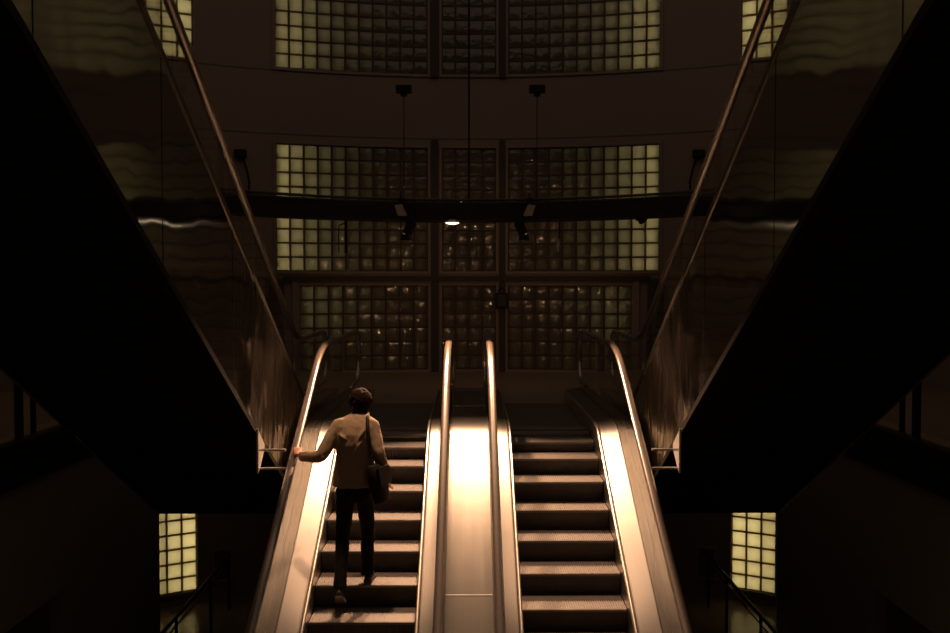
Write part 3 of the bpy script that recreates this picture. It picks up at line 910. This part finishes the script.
# ------------------------------------------------------------------ the man on the left escalator
TR, TL = -1.085, -1.307            # treads under his right and left foot
man = thing('person', (-1.0, 9.3, TR), 'man seen from behind in a tan jacket and dark trousers, left hand on the handrail', 'person')
MO = -Vector(man.location)
shL, elL, wrL = Vector((-1.275, 9.262, .47)), Vector((-1.44, 9.12, .18)), Vector((-1.672, 9.285, .155))
shR, elR, wrR = Vector((-.960, 9.262, .47)), Vector((-.880, 9.14, .20)), Vector((-.815, 9.22, -.02))
hipL, knL, anL = Vector((-1.205, 9.20, -.16)), Vector((-1.232, 9.14, -.60)), Vector((-1.235, 8.965, -1.03))
hipR, knR, anR = Vector((-1.035, 9.22, -.16)), Vector((-1.01, 9.34, -.58)), Vector((-1.005, 9.235, -.99))

def lerp(a, b, t): return a+(b-a)*t
def limb(bm, pts, rad, n=14, flat=None):
    """tube through the joints with in-between rings"""
    P = []; Rr = []
    for i in range(len(pts)-1):
        for k in range(5):
            t = k/5
            P.append(lerp(pts[i], pts[i+1], t)); Rr.append(rad[i]+(rad[i+1]-rad[i])*t)
    P.append(pts[-1]); Rr.append(rad[-1])
    for _ in range(2):
        P = [P[0]]+[(P[i-1]+P[i]*2+P[i+1])/4 for i in range(1, len(P)-1)]+[P[-1]]
    ring_tube(bm, P, Rr, n, flat=flat)

def hand(bm, w, d, side, thumb, curl, s=1.0):
    """palm, four unequal bent fingers and a thumb leaving the side of the palm.
    w wrist, d towards the knuckles, side towards the little finger; curl in radians per joint about 'side'"""
    d = d.normalized(); side = (side-d*side.dot(d)).normalized(); nrm = side.cross(d).normalized()*thumb[1]
    # nrm points to the palm side
    L = .095*s
    rings = []
    for t, wd, th in ((-.03, .027, .021), (.0, .029, .020), (.35, .037, .017), (.75, .042, .014), (1.0, .041, .012)):
        c = w+d*(L*t)
        rings.append([c+side*wd*s*math.cos(2*PI*k/14)+nrm*th*s*math.sin(2*PI*k/14) for k in range(14)])
    loft(bm, rings)
    for f, (o, ln) in enumerate(((-.031, .072), (-.0105, .081), (.0105, .076), (.030, .060))):
        p = w+d*(L*.93)+side*o*s; dirn = (d+side*o*1.5).normalized(); pts = [p-d*.02]; rr = [.0095*s]
        for j, fr in enumerate((.45, .32, .23)):
            a = curl[j]
            dirn = (dirn*math.cos(a)+nrm*math.sin(a)).normalized()
            pts.append(p); rr.append(.0094*s-.0006*j)
            p = p+dirn*ln*fr*s
        pts.append(p); rr.append(.0065*s)
        ring_tube(bm, pts, rr, 10, flat=side)
    b0 = w+d*(L*.22)-side*.026*s
    td = (d*.55-side*.75+nrm*.35).normalized(); td2 = (d*.85-side*.30+nrm*.5).normalized()
    ring_tube(bm, [b0-td*.01, b0+td*.028*s, b0+td*.050*s+td2*.004, b0+td*.05*s+td2*.032*s], [.014*s, .0125*s, .0105*s, .0075*s], 10, flat=nrm)

# body: head, neck, trunk, arms, legs and hands as one continuous skin
HC = Vector((-1.082, 9.385, .668))   # head centre
bm = bmesh.new()
hr = []
for z, rx, ryf, ryb, oy in ((-.125, .030, .035, .030, .045), (-.112, .048, .060, .045, .030), (-.085, .060, .078, .060, .012), (-.05, .067, .086, .075, .004), (-.01, .073, .090, .090, 0), (.03, .077, .092, .098, -.002), (.065, .074, .086, .096, -.004), (.092, .060, .068, .080, -.004), (.11, .036, .040, .048, -.004), (.117, .012, .014, .018, -.004)):
    hr.append([HC+Vector((rx*math.cos(a), oy+(ryf if math.sin(a) > 0 else ryb)*math.sin(a), z)) for a in [2*PI*k/20 for k in range(20)]])
loft(bm, hr)
ring_tube(bm, [HC+Vector((0, .086, .012)), HC+Vector((0, .100, -.015)), HC+Vector((0, .108, -.032)), HC+Vector((0, .088, -.042))], [.008, .011, .015, .010], 10)   # nose
for s in (-1, 1):                                              # ears and brows
    loft(bm, [ellipse(HC.x+s*(.074+dx), HC.y-.01+dy, HC.z-.005+dz, .006, .018*k_, 10) for dx, dy, dz, k_ in ((0, .004, -.032, .5), (.006, 0, -.018, .9), (.010, -.004, .006, 1.1), (.008, -.004, .024, .8), (.002, 0, .030, .3))])
ring_tube(bm, [HC+Vector((-.055, .066, .028)), HC+Vector((0, .088, .030)), HC+Vector((.055, .066, .028))], .008, 8)
limb(bm, [Vector((-1.085, 9.29, .50)), HC+Vector((0, -.012, -.06))], [.060, .052])
loft(bm, [ellipse(*q) for q in ((-1.12, 9.20, -.22, .14, .10), (-1.12, 9.20, -.12, .155, .11), (-1.115, 9.2, .05, .135, .10), (-1.105, 9.21, .22, .15, .105), (-1.10, 9.22, .38, .165, .11), (-1.095, 9.25, .47, .14, .09), (-1.09, 9.28, .52, .07, .06))])
for a, b, c, fl in ((shL, elL, wrL, 1), (shR, elR, wrR, 1)):
    limb(bm, [lerp(a, Vector((-1.1, 9.23, .44)), .4), a, b, c], [.055, .050, .040, .026])
limb(bm, [hipL, knL, anL], [.085, .055, .038]); limb(bm, [hipR, knR, anR], [.085, .055, .038])
shift(bm, MO)
body = remeshed(bm, 'body', M['skin'], man, .0085, 4)
# hands closed on the rail / hanging relaxed (fused into the arm at the wrist, kept finer than the trunk)
bm = bmesh.new()
RAILH = EL.z(1.08, 9.42, 2.0)
hand(bm, Vector((-1.708, 9.325, EL.z(1.08, 9.325, 2.0)+.066)), Vector((-.09, .87, .455)), Vector((-1, -.05, -.02)), (0, 1), (.30, .42, .35), 1.12)
shift(bm, MO); tmp = remeshed(bm, 'hand', M['skin'], man, .004, 2); tag(tmp, 'left hand closed over the handrail')
bm = bmesh.new()
hand(bm, wrR, Vector((.02, .02, -.09)), Vector((.1, -1, 0)), (0, 1), (.28, .35, .25))
shift(bm, MO); tmp = remeshed(bm, 'hand', M['skin'], man, .004, 2); tag(tmp, 'right hand hanging by the bag')
for s in (-1, 1):
    bm = bmesh.new(); bmesh.ops.create_uvsphere(bm, u_segments=12, v_segments=8, radius=.0115)
    shift(bm, HC+Vector((s*.031, .079, .004))+MO); finish(bm, 'eye', M['eye'], man, 'all')
    bm = bmesh.new(); bmesh.ops.create_uvsphere(bm, u_segments=10, v_segments=6, radius=.006)
    shift(bm, HC+Vector((s*.031, .0865, .004))+MO); finish(bm, 'iris', M['iris'], man, 'all')
bm = bmesh.new(); ring_tube(bm, [HC+Vector((-.024, .082, -.070)), HC+Vector((0, .094, -.067)), HC+Vector((.024, .082, -.070))], [(.004, .003), (.007, .006), (.004, .003)], 8)
shift(bm, MO); finish(bm, 'mouth', M['lip'], man, 'all')

# hair: full, tousled cap down to the nape
bm = bmesh.new()
hr = []
for z, rx, ryf, ryb in ((-.105, .060, -.045, .080), (-.07, .085, -.03, .105), (-.025, .099, .0, .120), (.02, .106, .055, .126), (.065, .106, .094, .124), (.10, .092, .090, .108), (.128, .062, .062, .074), (.142, .022, .024, .028)):
    hr.append([HC+Vector((rx*math.cos(a), -.006+(ryf if math.sin(a) > 0 else ryb)*math.sin(a), z)) for a in [2*PI*k/24 for k in range(24)]])
loft(bm, hr)
rnd = random.Random(3)
for k in range(110):                                            # locks
    a = rnd.uniform(0, 2*PI); e = rnd.uniform(-.3, 1.35)
    n_ = Vector((math.cos(a)*math.cos(e), math.sin(a)*math.cos(e), math.sin(e)))
    if n_.y > .25 and n_.z < .5: continue
    p = HC+Vector((n_.x*.101, -.004+n_.y*.113, .022+n_.z*.112))
    d = Vector((rnd.uniform(-1, 1), rnd.uniform(-1, .6), rnd.uniform(-.9, .3))); d = (d-n_*d.dot(n_)).normalized()
    ring_tube(bm, [p-d*.026-n_*.006, p+n_*.010, p+d*.022+n_*.010, p+d*.044+n_*.004], [.008, .015, .012, .003], 7)
shift(bm, MO); remeshed(bm, 'hair', M['hair'], man, .0042, 1)

# jacket: trunk, sleeves, collar and skirt
bm = bmesh.new()
jr = [ellipse(*q, 24, 0, .85) for q in ((-1.128, 9.215, -.125, .212, .150), (-1.128, 9.218, -.03, .202, .148), (-1.125, 9.214, .07, .188, .140), (-1.12, 9.208, .18, .185, .138), (-1.116, 9.206, .29, .190, .140), (-1.114, 9.220, .39, .196, .136), (-1.112, 9.246, .465, .196, .126), (-1.108, 9.272, .525, .172, .104), (-1.096, 9.287, .556, .112, .086), (-1.083, 9.30, .572, .080, .072))]
loft(bm, jr)
for a, b, c in ((shL, elL, wrL), (shR, elR, wrR)):
    cuff = lerp(b, c, .93)
    limb(bm, [lerp(a, Vector((-1.1, 9.22, .45)), .45)+Vector((0, 0, .0)), a+Vector((0, 0, -.004)), lerp(a, b, .5), b, lerp(b, c, .5), cuff], [.072, .082, .074, .066, .060, .054], 16)
rnd = random.Random(5)
def fold(a, b, r):                                            # drawn folds of cloth
    m = lerp(a, b, .5)+Vector((0, -.006, 0)); ring_tube(bm, [a, m, b], [r*.3, r, r*.3], 8)
fold(Vector((-1.0, 9.088, .40)), Vector((-1.12, 9.062, .20)), .018); fold(Vector((-1.01, 9.10, .46)), Vector((-1.08, 9.074, .32)), .017); fold(Vector((-.985, 9.12, .49)), Vector((-1.04, 9.078, .38)), .014)
fold(Vector((-1.26, 9.11, .40)), Vector((-1.19, 9.075, .35)), .015)
for sh, el in ((shL, elL), (shR, elR)):
    for t in (.25, .5, .75, .95):
        c = lerp(sh, el, t); s_ = -1 if sh is shL else 1
        fold(c+Vector((s_*.06, -.02, .03)), c+Vector((-s_*.03, -.058, -.02)), .014)
shift(bm, MO)
jk = remeshed(bm, 'jacket', M['jacket'], man, .0095, 3, .5, .008)
bm = bmesh.new()                                               # turned-down collar
loft(bm, [ellipse(-1.085, 9.290, .548, .104, .092, 24, .35), ellipse(-1.080, 9.302, .580, .088, .080, 24, .35), ellipse(-1.078, 9.308, .588, .078, .073, 24, .35), ellipse(-1.076, 9.310, .555, .068, .066, 24, .35)], cap=False)
shift(bm, MO); finish(bm, 'collar', M['jacket'], man, 'all')

bm = bmesh.new()
loft(bm, [ellipse(*q) for q in ((-1.12, 9.205, -.27, .150, .112), (-1.12, 9.20, -.18, .175, .125), (-1.12, 9.20, -.05, .168, .118), (-1.12, 9.2, .0, .155, .108))])
limb(bm, [hipL, lerp(hipL, knL, .5), knL, lerp(knL, anL, .5), lerp(anL, knL, -.07)], [.100, .086, .070, .066, .062], 16)
limb(bm, [hipR, lerp(hipR, knR, .5), knR, lerp(knR, anR, .5), lerp(anR, knR, -.06)], [.100, .086, .070, .066, .064], 16)
for kn, an in ((knL, anL), (knR, anR)):
    for t, r_ in ((.1, .014), (.75, .016), (.88, .018)):
        c = lerp(kn, an, t); fold(c+Vector((.05, -.04, .01)), c+Vector((-.05, -.045, -.015)), r_)
shift(bm, MO); remeshed(bm, 'trousers', M['trousers'], man, .0105, 4, .5, .007)

def shoe(heel, toe, up, name_label=None):
    """leather upper with a separate sole"""
    d = (toe-heel); L = d.length; d.normalize(); s = d.cross(up).normalized(); u = s.cross(d).normalized()
    bm = bmesh.new(); rings = []
    for t, w, h, o in ((-.02, .018, .030, .03), (.03, .034, .055, .0), (.18, .038, .085, 0), (.35, .040, .078, 0), (.55, .046, .055, 0), (.78, .048, .040, 0), (.93, .036, .032, 0), (1.0, .012, .022, .004)):
        c = heel+d*(L*t)
        rings.append([c+s*w*math.cos(a)+u*(.018+o+(h if math.sin(a) > 0 else .012)*math.sin(a)) for a in [2*PI*k/16 for k in range(16)]])
    loft(bm, rings); shift(bm, MO); o = finish(bm, 'shoe', M['shoe'], man, 'all')
    bm = bmesh.new(); rings = []
    for t, w in ((-.03, .016), (.0, .032), (.12, .041), (.35, .040), (.6, .050), (.8, .052), (.95, .040), (1.02, .014)):
        c = heel+d*(L*t); lift = 0
        rings.append([c-s*w+u*.0, c+s*w+u*.0, c+s*w+u*.024, c-s*w+u*.024])
    loft(bm, rings); shift(bm, MO); finish(bm, 'sole', M['sole'], o)
shoe(Vector((-1.0, 9.175, TR)), Vector((-.985, 9.455, TR)), Vector((0, 0, 1)))
shoe(Vector((-1.238, 8.865, -1.125)), Vector((-1.243, 9.105, -1.262)), Vector((0, .5, .86)))

# shoulder bag
bag = thing('shoulder_bag', (-.872, 9.10, -.27), 'black shoulder bag hanging at the right hip of the man in the tan jacket', 'bag')
BO = -Vector(bag.location)
bm = bmesh.new()
rings = []
for z, wx, wy, ox in ((-.26, .035, .13, .012), (-.25, .055, .16, .012), (-.12, .070, .175, .006), (.0, .066, .172, 0), (.10, .050, .165, 0), (.115, .030, .15, 0)):
    rings.append(ellipse(-.888+ox, 9.09, z, wx+.006, wy*.70, 24, 0, .75))
loft(bm, rings)
bmesh.ops.rotate(bm, verts=bm.verts, cent=(-.888, 9.09, -.05), matrix=Matrix.Rotation(math.radians(-20), 3, 'Z') @ Matrix.Rotation(math.radians(-10), 3, 'Y'))
shift(bm, BO); finish(bm, 'bag_body', M['bag'], bag, 'all')
bm = bmesh.new(); box(bm, -.017, .017, -.120, .120, -.17, .005)
bmesh.ops.bevel(bm, geom=bm.edges[:], offset=.01, segments=2)
bmesh.ops.rotate(bm, verts=bm.verts, cent=(0, 0, 0), matrix=Matrix.Rotation(math.radians(-20), 3, 'Z') @ Matrix.Rotation(math.radians(-10), 3, 'Y'))
shift(bm, Vector((-.836, 9.062, .09))+BO); finish(bm, 'flap', M['bag'], bag)
def strap(pts):
    P = [Vector(p) for p in pts]; bm = bmesh.new(); dense = []
    for i in range(len(P)-1):
        p0, p1, p2, p3 = P[max(i-1, 0)], P[i], P[i+1], P[min(i+2, len(P)-1)]
        for k in range(6):
            t = k/6
            dense.append(.5*((2*p1)+(p2-p0)*t+(2*p0-5*p1+4*p2-p3)*t*t+(3*p1-p0-3*p2+p3)*t**3))
    dense.append(P[-1])
    ring_tube(bm, dense, [(.019, .0045)]*len(dense), 8, flat=(0, 1, 0))
    shift(bm, BO); finish(bm, 'strap', M['bag'], bag, True)
strap([(-.925, 9.00, .06), (-.945, 9.042, .20), (-.968, 9.072, .36), (-.982, 9.104, .46), (-.990, 9.170, .540), (-.994, 9.245, .562), (-.992, 9.325, .54), (-.975, 9.385, .44), (-.945, 9.33, .25), (-.905, 9.26, .12), (-.890, 9.20, .07)])

# ------------------------------------------------------------------ light
WARM = (1.0, .56, .315)
def spot(name, loc, aim, e, size, blend, soft, c=WARM):
    ld = bpy.data.lights.new(name, 'SPOT'); ld.energy = e; ld.color = c; ld.spot_size = math.radians(size); ld.spot_blend = blend; ld.shadow_soft_size = soft
    lo = bpy.data.objects.new(name, ld); col.objects.link(lo); lo.location = loc
    lo.rotation_euler = (Vector(aim)-Vector(loc)).to_track_quat('-Z', 'Y').to_euler()
for sg in (-1, 1):                                             # light of the two spotlights on the beam
    L = SPOTS[sg]
    spot('spotlight_light', L, L+Vector((sg*.26, -.70, -.72)), 620, 74, .8, .05)
spot('lamp_light', LAMP+Vector((0, -.03, -.075)), LAMP+Vector((.05, -.66, -.76)), 820, 78, .6, .05)
spot('lamp_glow', LAMP+Vector((0, .02, -.10)), (0, 20, 1.2), 70, 60, .8, .04)
for sg in (-1, 1):                                             # narrow unseen spots added overhead to light each flight of steps
    spot('overhead_fill', (sg*1.04, 9.5, 8.8), (sg*1.04, 9.35, -.9), 2100, 10.5, .6, .28)

def area(name, loc, aim, sx_, sy_, e, c):
    d = bpy.data.lights.new(name, 'AREA'); d.shape = 'RECTANGLE'; d.size = sx_; d.size_y = sy_; d.energy = e; d.color = c
    o = bpy.data.objects.new(name, d); col.objects.link(o); o.location = loc
    o.rotation_euler = (Vector(aim)-Vector(loc)).to_track_quat('-Z', 'Y').to_euler()
    return o
YEL = (1.0, .82, .40)
for sg in (-1, 1):                                             # fluorescent tubes in the shaft behind the glass blocks
    th = px_theta(469+sg*222)
    p = wp(th, 5.0, R+.95)
    area('tube_light', p, wp(th, 5.0, R), .12, 7.8, 100, YEL)
    th = px_theta(469+sg*280)
    p = wp(th, -3.2, R+.9)
    area('tube_light', p, wp(th, -3.2, R), .5, 2.4, 36, (1, .80, .38))
    p = wp(th, 7.4, R+.9)
    area('tube_light', p, wp(th, 7.4, R), .3, 2.6, 17, YEL)
for sg in (-1, 1):                                             # dim fill added to lift the side walls of the lower hall
    area('side_wall_fill', (sg*3.0, 9.6, -2.2), (sg*5.4, 10.2, -2.6), .6, .6, 1.1, (1, .78, .58))
# broad dim fill added under the ceiling as the hall's ambient light
d = bpy.data.lights.new('ambient_fill', 'AREA'); d.shape = 'DISK'; d.size = 20; d.energy = 128; d.color = (1, .76, .58)
o = bpy.data.objects.new('ambient_fill', d); col.objects.link(o); o.location = (0, 10, 10.8)

w = bpy.data.worlds.new('World'); sc.world = w; w.use_nodes = True
w.node_tree.nodes['Background'].inputs['Color'].default_value = (.5, .35, .25, 1)
w.node_tree.nodes['Background'].inputs['Strength'].default_value = .002

# ------------------------------------------------------------------ camera
cd_ = bpy.data.cameras.new('camera'); cam = bpy.data.objects.new('camera', cd_); col.objects.link(cam)
cd_.sensor_width = 36; cd_.lens = 36*F_PX/950; cd_.clip_start = .05
cam.location = (0, 0, CAM_Z)
cam.rotation_euler = (PI/2-PITCH, 0, -math.atan(6/F_PX))
sc.camera = cam
sc.view_settings.view_transform = 'Standard'; sc.view_settings.look = 'None'
sc.view_settings.exposure = 0; sc.view_settings.gamma = 1; sc.view_settings.use_curve_mapping = False
sc.cycles.max_bounces = 10; sc.cycles.transparent_max_bounces = 24; sc.cycles.sample_clamp_indirect = 2
